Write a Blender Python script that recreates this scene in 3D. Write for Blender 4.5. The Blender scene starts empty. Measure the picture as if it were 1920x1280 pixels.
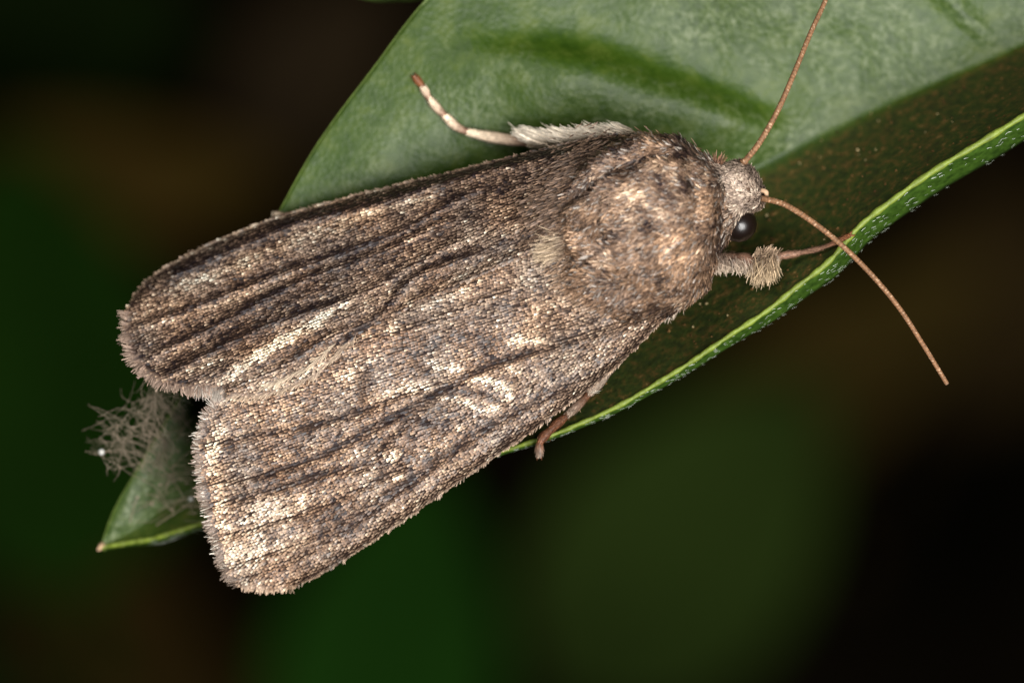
import bpy, math
import numpy as np
from mathutils import Vector, Matrix

# ------------------------------------------------------------------ camera, world, light, exposure
MM = 0.001                    # everything below is written in millimetres and built at real size
CAM_H = 200.0                 # camera height above the focus datum
PXMM = 60.0                   # photograph pixels per millimetre at z = 0
sc = bpy.context.scene
cam_d = bpy.data.cameras.new('camera')
cam = bpy.data.objects.new('camera', cam_d)
sc.collection.objects.link(cam)
cam.location = (0, 0, CAM_H * MM)
cam_d.sensor_width = 36.0
cam_d.lens = 36.0 * CAM_H / (1920 / PXMM)
cam_d.clip_start = 0.005
cam_d.clip_end = 20.0
cam_d.dof.use_dof = True
cam_d.dof.focus_distance = (CAM_H + 1.2) * MM
cam_d.dof.aperture_fstop = cam_d.lens / 6.4
sc.camera = cam

world = bpy.data.worlds.new('World')
sc.world = world
world.use_nodes = True
world.node_tree.nodes['Background'].inputs[0].default_value = (1.0, 1.0, 0.95, 1)
world.node_tree.nodes['Background'].inputs[1].default_value = 0.012

def softbox(name, loc, size, power, col=(1, 0.98, 0.95)):
    d = bpy.data.lights.new(name, 'AREA')
    d.shape = 'DISK'
    d.size = size * MM
    d.energy = power
    d.color = col
    o = bpy.data.objects.new(name, d)
    sc.collection.objects.link(o)
    o.location = Vector(loc) * MM
    o.rotation_euler = Vector(loc).to_track_quat('Z', 'Y').to_euler()
    return o
softbox('flash_diffuser_key', (50, -36, 122), 104, 0.51)
softbox('added_fill', (-46, 70, 125), 80, 0.13)  # weaker fill lamp, added to lighten the shadows

vs = sc.view_settings
vs.view_transform = 'Standard'
vs.look = 'None'
vs.exposure = 0.0
vs.gamma = 1.0
sc.cycles.use_denoising = True
sc.cycles.max_bounces = 6

# ------------------------------------------------------------------ helpers
rng = np.random.default_rng(7)

def P(px, py, z):
    """photograph pixel + height (mm) -> position in mm"""
    px = np.asarray(px, float); py = np.asarray(py, float); z = np.asarray(z, float)
    k = (CAM_H - z) / CAM_H / PXMM
    return np.stack(np.broadcast_arrays((px - 960) * k, -(py - 640) * k, z), -1)

def srgb(r, g, b):
    c = np.array([r, g, b], float) / 255.0
    return np.where(c <= 0.04045, c / 12.92, ((c + 0.055) / 1.055) ** 2.4)

def spline(pts, n, closed=False):
    """Catmull-Rom through control points, n samples evenly in parameter"""
    p = np.asarray(pts, float)
    m = len(p)
    ext = np.vstack([2 * p[0] - p[1], p, 2 * p[-1] - p[-2]])
    t = np.linspace(0, m - 1, n)
    i = np.clip(t.astype(int), 0, m - 2)
    f = (t - i)[:, None]
    a, b, c, d = ext[i], ext[i + 1], ext[i + 2], ext[i + 3]
    return 0.5 * (2 * b + (c - a) * f + (2 * a - 5 * b + 4 * c - d) * f ** 2 + (3 * b - a - 3 * c + d) * f ** 3)

def even(pts, n):
    """spline resampled evenly by length"""
    q = spline(pts, max(200, n * 4))
    s = np.r_[0, np.cumsum(np.linalg.norm(np.diff(q[:, :2], axis=0), axis=1))]
    t = np.linspace(0, s[-1], n)
    return np.stack([np.interp(t, s, q[:, k]) for k in range(q.shape[1])], -1)

def poly_dist(pts, line):
    """distance from points (n,2) to a polyline, and the signed side and arc fraction"""
    line = np.asarray(line, float)
    best = np.full(len(pts), 1e9); side = np.zeros(len(pts)); frac = np.zeros(len(pts))
    L = np.linalg.norm(np.diff(line, axis=0), axis=1); tot = L.sum(); acc = 0
    for i in range(len(line) - 1):
        a, b = line[i], line[i + 1]
        ab = b - a
        t = np.clip(((pts - a) @ ab) / (ab @ ab), 0, 1)
        d = pts - (a + t[:, None] * ab)
        dist = np.hypot(d[:, 0], d[:, 1])
        m = dist < best
        best[m] = dist[m]
        side[m] = np.sign(ab[0] * d[m, 1] - ab[1] * d[m, 0])
        frac[m] = (acc + t[m] * L[i]) / tot
        acc += L[i]
    return best, side, frac

def inside(pts, poly):
    x, y = pts[:, 0], pts[:, 1]
    r = np.zeros(len(pts), bool)
    n = len(poly)
    for i in range(n):
        x0, y0 = poly[i]; x1, y1 = poly[(i + 1) % n]
        c = ((y0 > y) != (y1 > y)) & (x < (x1 - x0) * (y - y0) / (y1 - y0 + 1e-12) + x0)
        r ^= c
    return r

def vnoise(p, s, seed=0):
    """smooth value noise of points (n,2), cell size s, result about -1..1"""
    g = np.random.default_rng(1000 + seed).uniform(-1, 1, (256, 256))
    q = np.asarray(p, float) / s + 57.3
    i = np.floor(q).astype(int); f = q - i; f = f * f * (3 - 2 * f)
    i0 = i % 256; i1 = (i + 1) % 256
    a = g[i0[:, 0], i0[:, 1]]; b = g[i1[:, 0], i0[:, 1]]; c = g[i0[:, 0], i1[:, 1]]; d = g[i1[:, 0], i1[:, 1]]
    return (a * (1 - f[:, 0]) + b * f[:, 0]) * (1 - f[:, 1]) + (c * (1 - f[:, 0]) + d * f[:, 0]) * f[:, 1]

def obj(name, verts, faces, mat, parent=None, col=None, smooth=True):
    """verts in mm; faces a list of index arrays (n,3) / (n,4) or plain lists"""
    me = bpy.data.meshes.new(name)
    v = np.asarray(verts, float) * MM
    if isinstance(faces, list) and faces and isinstance(faces[0], np.ndarray):
        flat = np.concatenate([f.ravel() for f in faces])
        tot = np.concatenate([np.full(len(f), f.shape[1]) for f in faces])
        me.vertices.add(len(v)); me.vertices.foreach_set('co', v.ravel())
        me.loops.add(len(flat)); me.loops.foreach_set('vertex_index', flat.astype(np.int32))
        me.polygons.add(len(tot))
        start = np.r_[0, np.cumsum(tot)[:-1]]
        me.polygons.foreach_set('loop_start', start.astype(np.int32))
        me.update(calc_edges=True)
    else:
        me.from_pydata(v.tolist(), [], [list(map(int, f)) for f in faces])
    me.polygons.foreach_set('use_smooth', np.full(len(me.polygons), smooth))
    if col is not None:
        c = np.ones((len(v), 4)); c[:, :3] = col
        at = me.color_attributes.new('tint', 'FLOAT_COLOR', 'POINT')
        at.data.foreach_set('color', c.ravel())
    me.validate()
    me.materials.append(mat)
    o = bpy.data.objects.new(name, me)
    sc.collection.objects.link(o)
    if parent is not None:
        o.parent = parent
        o.location = -parent.location
    return o

def empty(name, loc):
    o = bpy.data.objects.new(name, None)
    o.empty_display_size = 0.002
    o.location = Vector(loc) * MM
    sc.collection.objects.link(o)
    return o

def tag(o, label=None, cat=None, group=None, kind=None):
    if label: o['label'] = label
    if cat: o['category'] = cat
    if group: o['group'] = group
    if kind: o['kind'] = kind
    return o

def grid_faces(nu, nv, off=0, flip=False, wrap=False):
    i, j = np.meshgrid(np.arange(nu - 1), np.arange(nv if wrap else nv - 1), indexing='ij')
    a = (i * nv + j).ravel(); b = ((i + 1) * nv + j).ravel()
    j1 = (j + 1) % nv
    c = ((i + 1) * nv + j1).ravel(); d = (i * nv + j1).ravel()
    f = np.stack([a, b, c, d], -1) if not flip else np.stack([a, d, c, b], -1)
    return f + off

def sheet(top, thick):
    """closed solid from a grid of points (nu,nv,3): top surface and one thick mm below along the normal"""
    nu, nv, _ = top.shape
    du = np.gradient(top, axis=0); dv = np.gradient(top, axis=1)
    n = np.cross(du, dv); n /= np.linalg.norm(n, axis=2, keepdims=True) + 1e-12
    n *= np.where(n[..., 2:] < 0, -1, 1)
    bot = top - n * thick
    v = np.vstack([top.reshape(-1, 3), bot.reshape(-1, 3)])
    N = nu * nv
    ring = np.r_[np.arange(nv), np.arange(1, nu) * nv + nv - 1, (nu - 1) * nv + np.arange(nv - 2, -1, -1), np.arange(nu - 2, 0, -1) * nv]
    r1 = np.roll(ring, -1)
    f = [grid_faces(nu, nv), grid_faces(nu, nv, N, True), np.stack([ring, r1, r1 + N, ring + N], -1)]
    return v, f

def tube(path, rad, sides=10):
    """tapered tube along path (n,3 mm) with closed ends"""
    p = np.asarray(path, float); n = len(p)
    r = np.broadcast_to(np.asarray(rad, float), (n,))
    t = np.gradient(p, axis=0); t /= np.linalg.norm(t, axis=1, keepdims=True) + 1e-12
    up = np.array([0, 0, 1.0])
    s = np.cross(t, up)
    bad = np.linalg.norm(s, axis=1) < 0.05
    s[bad] = np.cross(t[bad], np.array([1.0, 0, 0]))
    s /= np.linalg.norm(s, axis=1, keepdims=True)
    u = np.cross(s, t)
    ph = np.linspace(0, 2 * np.pi, sides, endpoint=False)
    ring = s[:, None] * np.cos(ph)[None, :, None] + u[:, None] * np.sin(ph)[None, :, None]
    v = (p[:, None] + ring * r[:, None, None]).reshape(-1, 3)
    v = np.vstack([v, p[:1] - t[:1] * r[0] * .4, p[-1:] + t[-1:] * r[-1] * .4])
    a, b = n * sides, n * sides + 1
    k = np.arange(sides); k1 = (k + 1) % sides
    f = [grid_faces(n, sides, 0, False, True),
         np.stack([np.full(sides, a), k1, k], -1),
         np.stack([np.full(sides, b), (n - 1) * sides + k, (n - 1) * sides + k1], -1)]
    return v, f

def strips(root, d, nrm, length, width, curl=0.0, tip=0.15, kind='hair'):
    """many small flat hairs / scales: root (n,3), unit direction d, unit normal nrm; returns verts, faces, verts per piece"""
    n = len(root)
    lat = np.cross(nrm, d); lat /= np.linalg.norm(lat, axis=1, keepdims=True) + 1e-12
    length = np.broadcast_to(length, (n,))[:, None]; width = np.broadcast_to(width, (n,))[:, None]
    curl = np.broadcast_to(curl, (n,))[:, None]
    if kind == 'hair':
        st = [(0, .5), (.4, .5), (.78, .36), (1.0, tip * .5)]
    else:                                   # wing scale: narrow stalk, broad blade, toothed end
        st = [(0, .22), (.45, .46), (.86, .50), (1.0, .36)]
    rows = []
    for s, w in st:
        c = root + d * length * s + nrm * curl * length * s * s
        rows += [c - lat * width * w, c + lat * width * w]
    v = np.stack(rows, 1).reshape(-1, 3)
    b = (np.arange(n) * 8)[:, None]
    f = np.concatenate([b + np.array([[0, 1, 3, 2]]), b + np.array([[2, 3, 5, 4]]), b + np.array([[4, 5, 7, 6]])])
    return v, [f], 8

def unit(v):
    return v / (np.linalg.norm(v, axis=-1, keepdims=True) + 1e-12)

# ------------------------------------------------------------------ materials
def new_mat(name):
    m = bpy.data.materials.new(name)
    m.use_nodes = True
    nt = m.node_tree
    return m, nt, nt.nodes['Principled BSDF']

def node(nt, typ, **kw):
    n = nt.nodes.new(typ)
    for k, v in kw.items(): setattr(n, k, v)
    return n

def ramp(nt, src, stops):
    r = node(nt, 'ShaderNodeValToRGB')
    while len(r.color_ramp.elements) < len(stops): r.color_ramp.elements.new(0.5)
    for e, (p, c) in zip(r.color_ramp.elements, stops):
        e.position = p; e.color = (*c, 1)
    nt.links.new(src, r.inputs[0])
    return r.outputs[0]

def noise(nt, scale, detail=4, rough=.55, dist=0.0):
    tc = node(nt, 'ShaderNodeTexCoord')
    n = node(nt, 'ShaderNodeTexNoise')
    n.inputs['Scale'].default_value = scale
    n.inputs['Detail'].default_value = detail
    n.inputs['Roughness'].default_value = rough
    n.inputs['Distortion'].default_value = dist
    nt.links.new(tc.outputs['Object'], n.inputs['Vector'])
    return n.outputs['Fac']

def bump(nt, bsdf, src, dist, strength=1.0):
    b = node(nt, 'ShaderNodeBump')
    b.inputs['Strength'].default_value = strength
    b.inputs['Distance'].default_value = dist * MM
    nt.links.new(src, b.inputs['Height'])
    nt.links.new(b.outputs[0], bsdf.inputs['Normal'])

def mix(nt, fac, a, b, mode='MIX'):
    m = node(nt, 'ShaderNodeMix', data_type='RGBA', blend_type=mode)
    for sock, val in ((m.inputs['Factor'], fac), (m.inputs['A'], a), (m.inputs['B'], b)):
        if hasattr(val, 'is_output'): nt.links.new(val, sock)
        else: sock.default_value = val if isinstance(val, float) else (*val, 1)
    return m.outputs['Result']

def tint_mat(name, rough=.55, spec=.35, var=.25, nscale=9000, sheen=0.0, trans=0.0):
    m, nt, b = new_mat(name)
    at = node(nt, 'ShaderNodeAttribute', attribute_name='tint')
    nz = noise(nt, nscale, 2)
    fac = ramp(nt, nz, [(.3, (1 - var,) * 3), (.7, (1 + var,) * 3)])
    nt.links.new(mix(nt, 1.0, at.outputs['Color'], fac, 'MULTIPLY'), b.inputs['Base Color'])
    b.inputs['Roughness'].default_value = rough
    b.inputs['Specular IOR Level'].default_value = spec
    if sheen:
        b.inputs['Sheen Weight'].default_value = sheen
        b.inputs['Sheen Roughness'].default_value = .4
    return m

M_scale = tint_mat('wing_scales', .40, .32, .18)
M_hair = tint_mat('moth_hair', .45, .25, .2)
M_chitin = tint_mat('leg_chitin', .55, .2, .3, 14000)

def plain(name, col, rough=.5, spec=.4, var=.3, nscale=2500, bm=0.0):
    m, nt, b = new_mat(name)
    nz = noise(nt, nscale, 4)
    c = np.array(col)
    nt.links.new(ramp(nt, nz, [(.3, tuple(c * (1 - var))), (.7, tuple(c * (1 + var)))]), b.inputs['Base Color'])
    b.inputs['Roughness'].default_value = rough
    b.inputs['Specular IOR Level'].default_value = spec
    if bm: bump(nt, b, nz, bm)
    return m
M_membrane = plain('wing_membrane', srgb(46, 34, 28), .6, .1, .35, 5000, .03)
M_skin = plain('moth_skin', srgb(84, 64, 50), .7, .2, .35, 5000, .05)
M_eye, nt, b = new_mat('moth_eye')
vor = node(nt, 'ShaderNodeTexVoronoi'); vor.inputs['Scale'].default_value = 26000
tc = node(nt, 'ShaderNodeTexCoord'); nt.links.new(tc.outputs['Object'], vor.inputs['Vector'])
b.inputs['Base Color'].default_value = (.006, .003, .002, 1)
b.inputs['Roughness'].default_value = .3
b.inputs['Specular IOR Level'].default_value = .5
bump(nt, b, vor.outputs['Distance'], .004, .35)

# leaf: tint attribute = sooty dirt and painted shade (r), underside (g), painted sheen and dusty bloom (b)
def leaf_material():
    m, nt, b = new_mat('leaf_surface')
    at = node(nt, 'ShaderNodeAttribute', attribute_name='tint')
    sep = node(nt, 'ShaderNodeSeparateColor'); nt.links.new(at.outputs['Color'], sep.inputs[0])
    n1 = noise(nt, 1100, 7, .68, .4)
    n2 = noise(nt, 3600, 5, .65)
    green = ramp(nt, n1, [(.30, tuple(srgb(28, 50, 3))), (.5, tuple(srgb(44, 64, 9))), (.70, tuple(srgb(66, 80, 26)))])
    sheen_dust = ramp(nt, n2, [(.40, tuple(srgb(38, 56, 12))), (.52, tuple(srgb(60, 76, 36))), (.66, tuple(srgb(98, 107, 78)))])  # greys paint the flash sheen as well as a dusty bloom
    c = mix(nt, sep.outputs[2], green, sheen_dust)
    soot_shade = ramp(nt, n2, [(.34, tuple(srgb(22, 30, 4))), (.5, tuple(srgb(44, 52, 10))), (.62, tuple(srgb(78, 57, 22))), (.75, tuple(srgb(138, 110, 64)))])  # sooty dirt, also darkening the half that tilts away from the flash
    soot_shade2 = ramp(nt, n1, [(.35, tuple(srgb(42, 62, 8))), (.5, tuple(srgb(44, 54, 10))), (.68, tuple(srgb(58, 42, 16)))])
    soot_shade = mix(nt, .30, soot_shade, soot_shade2)
    c = mix(nt, sep.outputs[0], c, soot_shade)
    under = ramp(nt, n2, [(.35, tuple(srgb(30, 50, 10))), (.7, tuple(srgb(58, 84, 26)))])
    c = mix(nt, sep.outputs[1], c, under)
    nt.links.new(c, b.inputs['Base Color'])
    rr = node(nt, 'ShaderNodeMapRange')
    nt.links.new(sep.outputs[0], rr.inputs['Value'])
    rr.inputs['To Min'].default_value = .46; rr.inputs['To Max'].default_value = .8
    nt.links.new(rr.outputs[0], b.inputs['Roughness'])
    b.inputs['Specular IOR Level'].default_value = .24
    vo = node(nt, 'ShaderNodeTexVoronoi'); vo.inputs['Scale'].default_value = 5200
    tc = node(nt, 'ShaderNodeTexCoord'); nt.links.new(tc.outputs['Object'], vo.inputs['Vector'])
    ad = node(nt, 'ShaderNodeMath', operation='ADD')
    nt.links.new(vo.outputs['Distance'], ad.inputs[0]); nt.links.new(n2, ad.inputs[1])
    bump(nt, b, ad.outputs[0], .03, .5)
    return m
M_leaf = leaf_material()
M_rim = plain('leaf_rim', srgb(100, 114, 38), .5, .35, .35, 3500, .06)
M_bristle = plain('pale_bristles', srgb(204, 212, 196), .4, .4, .1)
M_midrib = plain('leaf_midrib', srgb(82, 100, 40), .5, .35, .3, 3000, .05)

# ------------------------------------------------------------------ ground far below
gm, nt, b = new_mat('dark_soil')
nz = noise(nt, 40, 8, .65)
nt.links.new(ramp(nt, nz, [(.35, (.004, .004, .002)), (.7, (.030, .020, .010))]), b.inputs['Base Color'])
b.inputs['Roughness'].default_value = .95
b.inputs['Specular IOR Level'].default_value = .02
bump(nt, b, nz, 12)
n = 90
gx, gy = np.meshgrid(np.linspace(-1500, 1500, n), np.linspace(-1500, 1500, n), indexing='ij')
gz = -420 + 6 * vnoise(np.stack([gx.ravel(), gy.ravel()], -1), 130, 3).reshape(n, n) + 3 * vnoise(np.stack([gx.ravel(), gy.ravel()], -1), 60, 4).reshape(n, n)
ground = obj('ground', np.stack([gx, gy, gz], -1).reshape(-1, 3), [grid_faces(n, n)], gm)
tag(ground, 'dark bare soil far below the leaf', 'ground', kind='structure')

# blurred weeds between the soil and the leaf, each a leaf blade on its own stalk
def weed_leaf(px, py, z, ln, wd, ang, colour, label, tilt=0.15, cat='leaf'):
    m = plain('blurred_blade', srgb(*colour), .8, .03, .35, 60, .5)
    c = P(px, py, z)
    t = np.linspace(0, 1, 26); w = np.linspace(-1, 1, 13)
    T, W = np.meshgrid(t, w, indexing='ij')
    half = wd * .5 * np.sin(np.pi * np.clip(T, .0, 1) ** .8) ** .75 + .25
    x = (T - .5) * ln; y = W * half
    zz = -np.abs(W) * half * -.22 - ((T - .45) ** 2) * ln * tilt * 2 + .012 * ln * np.sin(T * 17) * np.abs(W)
    ca, sa = math.cos(ang), math.sin(ang)
    top = np.stack([c[0] + x * ca - y * sa, c[1] + x * sa + y * ca, c[2] + zz], -1)
    e = empty('weed_leaf', (top[0, 6, 0], top[0, 6, 1], -420))
    v, f = sheet(top, .35)
    obj('blade', v, f, m, e)
    mid = top[:, 6] + np.array([0, 0, .1])
    v, f = tube(mid, np.linspace(.9, .25, 26), 8)
    obj('midrib', v, f, m, e)
    base = top[0, 6]
    st = spline([base, base + np.array([-ca * 8, -sa * 8, -30]), base + np.array([-ca * 12, -sa * 12, -200]), np.array([base[0] - ca * 12, base[1] - sa * 12, -303])], 24)
    v, f = tube(st, np.linspace(.9, 1.6, 24), 8)
    obj('stalk', v, f, m, e)
    tag(e, label, cat, 'blurred weed leaves below')
    return e
weed_leaf(70, 690, -215, 30, 19, 1.72, (26, 53, 9), 'blurred dark green leaf below the leaf tip and silk tuft')
weed_leaf(150, 350, -235, 28, 9, 0.06, (74, 58, 22), 'blurred narrow olive brown leaf far behind the upper wing')
weed_leaf(590, 130, -255, 18, 10, 0.9, (50, 40, 26), 'blurred dull brown withered leaf in the dark above the wing')
weed_leaf(730, 1210, -205, 24, 14, 1.35, (28, 62, 14), 'blurred deep green leaf under the broad rear wing tip')
weed_leaf(290, 1230, -245, 24, 12, -0.5, (62, 48, 20), 'blurred brown leaf near the rear wing corner')
weed_leaf(1290, 1010, -220, 27, 17, 0.85, (46, 62, 22), 'blurred olive green leaf under the middle leg')
weed_leaf(1500, 740, -235, 32, 11, 0.62, (71, 58, 24), 'blurred tan leaf under the bristly leaf margin and antenna tip')
weed_leaf(1840, 560, -270, 20, 15, 1.2, (55, 43, 22), 'blurred dark brown leaf beyond the antenna tip')
weed_leaf(60, 1120, -260, 24, 16, 0.5, (22, 40, 9), 'blurred blackish green leaf far below the pointed leaf tip')
weed_leaf(110, 60, -270, 22, 16, 0.2, (24, 38, 9), 'blurred blackish green leaf in the dark beyond the olive brown leaf')

# ------------------------------------------------------------------ the leaf the moth sits on
LEFT = [(190, 1025, -6.3), (216, 955, -6.1), (270, 860, -5.9), (365, 700, -5.4), (523, 400, -4.6), (600, 265, -4.5), (700, 130, -4.4), (800, 0, -4.4),
        (980, -190, -4.6), (1300, -400, -4.8), (1800, -520, -5), (2300, -430, -5.2), (2720, -265, -5.4)]
MID = [(190, 1025, -6.3), (262, 985, -6.4), (345, 925, -6.6), (520, 840, -6.7), (800, 690, -6.6), (1000, 545, -6.5), (1200, 430, -6.4), (1420, 315, -6.3),
       (1640, 205, -6.2), (1920, 82, -6.0), (2250, -80, -5.8), (2550, -200, -5.6), (2720, -265, -5.4)]
RIGHT = [(190, 1025, -6.3), (290, 1008, -5.9), (390, 980, -5.4), (620, 940, -4.4), (920, 853, -2.7), (1130, 775, -2.3), (1330, 655, -2.0), (1520, 520, -1.8),
         (1660, 383, -1.7), (1930, 212, -1.5), (2260, 20, -2.6), (2560, -150, -4.4), (2720, -265, -5.4)]
STRIP = [2, 11, 11, 8, 7, 10, 17, 28, 36, 40, 26, 12, 2]
NL = 260
Lc, Mc, Rc = spline(LEFT, NL), spline(MID, NL), spline(RIGHT, NL)
sw = spline(np.stack([STRIP, STRIP], -1), NL)[:, 0]
Rc[:, :2] += np.stack([np.sin(np.arange(NL) * .33) + 1.2 * np.sin(np.arange(NL) * .12), np.sin(np.arange(NL) * .41) * 1.2], -1) * np.clip(sw / 20, 0, 1)[:, None]
tn = unit(np.gradient(Rc[:, :2], axis=0)); out = np.stack([-tn[:, 1], tn[:, 0]], -1)       # toward lower right
wl = np.linspace(1, 0, 70)[:-1]; wr = np.linspace(0, 1, 46); ws = np.linspace(0, 1, 9)[1:]
rows = []
bulge = np.clip(np.linalg.norm((Lc - Mc)[:, :2], axis=1) / 500, 0, 1)
for w in wl:
    q = Mc + (Lc - Mc) * w
    q[:, 2] += .55 * np.sin(np.pi * w) * bulge
    rows.append(q)
for w in wr:
    q = Mc + (Rc - Mc) * w
    q[:, 2] = Mc[:, 2] + (Rc[:, 2] - Mc[:, 2]) * w ** 1.25
    rows.append(q)
for w in ws:
    q = Rc.copy()
    q[:, :2] += out * (sw * w)[:, None]
    q[:, 2] -= (.10 * w + .95 * w ** 1.6) * np.clip(sw / 30, .25, 1.3)
    rows.append(q)
G = np.stack(rows, 1)                        # (NL, nv, 3): px, py, z
nL, nR, nS = len(wl), len(wr), len(ws)
flat = G.reshape(-1, 3)
pxy = flat[:, :2]
VEIN = [(1505, 272), (1430, 222), (1330, 178), (1230, 148), (1120, 108), (1010, 92), (900, 92), (800, 110)]
dv, sd, fr = poly_dist(pxy, even(VEIN, 40))
left_mask = np.tile(np.r_[np.ones(nL), np.zeros(nR + nS)], NL) > 0
wfull = np.tile(np.r_[wl, np.zeros(nR + nS)], NL)
s_ = -sd * dv
ease = np.clip(wfull * 6, 0, 1) * np.clip((1 - fr) * 3, 0, 1)
s_up = s_                                     # >0 : far side of the vein
flat[:, 2] += left_mask * ease * .52 * np.tanh(s_up / 26) * np.exp(-(s_up / 170) ** 2)
V2 = [(1850, 72), (1790, 10), (1710, -80), (1600, -200)]
dv2, sd2, _ = poly_dist(pxy, even(V2, 30))
flat[:, 2] += left_mask * (.30 * np.exp(-(dv2 / 16) ** 2) - .16 * np.exp(-(dv2 / 60) ** 2)) * np.clip(wfull * 8, 0, 1)
flat[:, 2] += (.10 * vnoise(pxy, 120, 21) + .04 * vnoise(pxy, 45, 22)) * np.clip((1 - np.abs(wfull)) * 4, 0, 1)
G = flat.reshape(G.shape)
# tint: r sooty dirt with painted shade on the lower half, g underside strip, b painted sheen with dusty bloom on the upper half
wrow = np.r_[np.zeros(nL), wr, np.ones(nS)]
soot_shade = np.clip(np.tile(np.r_[np.zeros(nL), np.clip(wr * 9, 0, 1), np.zeros(nS)], NL), 0, 1)
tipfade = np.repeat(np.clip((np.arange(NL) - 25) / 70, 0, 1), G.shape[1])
soot_shade *= .15 + .85 * tipfade
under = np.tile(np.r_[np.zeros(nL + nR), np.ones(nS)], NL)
sheen_dust = left_mask * np.clip(.12 + .62 * np.clip((pxy[:, 0] - 800) / 700, 0, 1) + .8 * np.clip((420 - pxy[:, 0]) / 150, 0, 1) + .30 * vnoise(pxy, 150, 31) + .25 * vnoise(pxy, 50, 32) - .9 * np.exp(-((s_up + 38) / 34) ** 2) * ease, 0, 1)  # grey sheen painted toward the right, dusty at the tip, none below the vein
sheen_dust = np.clip(sheen_dust + left_mask * (1.0 * np.exp(-(dv2 / 12) ** 2) - .6 * np.exp(-((dv2 - 34) / 16) ** 2)), 0, 1)
sheen_dust *= np.clip((1 - wfull) * 5, 0.1, 1)
leaf = empty('leaf', P(2900, -330, -420))
tag(leaf, 'broad green leaf with a bristly curled margin under the moth', 'leaf')
top3 = P(G[..., 0], G[..., 1], G[..., 2])
v, f = sheet(top3, .16)
tint = np.stack([soot_shade, under, sheen_dust], -1)
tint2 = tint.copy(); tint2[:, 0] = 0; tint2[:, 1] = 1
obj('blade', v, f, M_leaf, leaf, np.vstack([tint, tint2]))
rim_path = P(Rc[:, 0], Rc[:, 1], Rc[:, 2])
rr_ = (.068 + .028 * np.clip(sw / 40, 0, 1)) * (1 + .18 * np.sin(np.arange(NL) * 1.7) + .14 * np.sin(np.arange(NL) * .73 + 2))
v, f = tube(rim_path, rr_, 10)
obj('margin_rim', v, f, M_rim, leaf)
v, f = tube(P(Lc[:, 0], Lc[:, 1], Lc[:, 2] - .06), .05, 8)
obj('margin_rim', v, f, M_midrib, leaf)
v, f = tube(P(Mc[:, 0], Mc[:, 1], Mc[:, 2] - .62), np.linspace(.15, .5, NL), 10)
obj('midrib', v, f, M_midrib, leaf)
tipd = P(np.array([196, 190, 186, 183]), np.array([1020, 1024, 1028, 1031]), -6.3)
v, f = tube(tipd, [.12, .1, .07, .03], 8)
obj('tip_point', v, f, plain('dry_tip', srgb(170, 140, 110), .6), leaf)
base = P(2720, -265, -5.5)
st = spline([base, P(2830, -300, -6.5), P(2900, -330, -20), P(2900, -330, -120), P(2900, -330, -423)], 50)
v, f = tube(st, np.linspace(.5, 1.6, 50), 12)
obj('stalk', v, f, M_midrib, leaf)

LEAF_PX, LEAF_Z = G[..., :2].reshape(-1, 2), G[..., 2].ravel()
def leaf_z(px, py):
    px = np.atleast_1d(px); py = np.atleast_1d(py)
    r = []
    for x, y in zip(px, py):
        d = (LEAF_PX[:, 0] - x) ** 2 + (LEAF_PX[:, 1] - y) ** 2
        i = np.argpartition(d, 4)[:4]
        r.append(LEAF_Z[i].max())
    return np.array(r)

# bristles lying along the margin, singly too small to pick apart
nb = 560
ti = rng.integers(20, NL - 4, nb); wi = rng.beta(1.3, .9, nb)
ci = (wi * nS).astype(int).clip(0, nS - 1)
rt = top3[ti, nL + nR + ci] + 0.0
tl = unit(top3[np.clip(ti + 1, 0, NL - 1), nL + nR + ci] - top3[ti - 1, nL + nR + ci])
ac = unit(top3[ti, nL + nR + np.clip(ci, 1, 99)] - top3[ti, nL + nR + np.clip(ci, 1, 99) - 1])
nn = np.cross(tl, ac); nn *= np.where(nn[:, 2:] < 0, -1, 1)
dd = unit(tl * rng.choice([1, 1, 1, -1], nb)[:, None] + ac * rng.normal(.10, .14, nb)[:, None] + nn * .12)
v, f, k = strips(rt + nn * .01, dd, unit(nn), rng.uniform(.08, .20, nb), rng.uniform(.010, .020, nb), .1)
tag(obj('margin_bristles', v, f, M_bristle, leaf), kind='stuff')
# crumbs of dirt on the lower half
nc = 420
ti = rng.integers(60, 230, nc); cj = nL + (rng.beta(1.1, 1.1, nc) * (nR - 3)).astype(int)
cc = top3[ti, cj] + np.array([0, 0, .02])
oct_ = np.array([[1, 0, 0], [-1, 0, 0], [0, 1, 0], [0, -1, 0], [0, 0, 1], [0, 0, -1.]])
of = np.array([[0, 2, 4], [2, 1, 4], [1, 3, 4], [3, 0, 4], [2, 0, 5], [1, 2, 5], [3, 1, 5], [0, 3, 5]])
sz = rng.uniform(.02, .055, nc)[:, None, None] * rng.uniform(.6, 1.4, (nc, 6, 1))
v = (cc[:, None] + oct_[None] * sz).reshape(-1, 3)
f = [(np.arange(nc)[:, None, None] * 6 + of[None]).reshape(-1, 3)]
tc_ = srgb(104, 76, 44) * rng.uniform(.2, 1.2, (nc, 1)); tc_[rng.random(nc) < .12] = srgb(170, 150, 110)
tag(obj('dirt_crumbs', v, f, M_chitin, leaf, np.repeat(tc_, 6, 0), smooth=False), kind='stuff')

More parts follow.
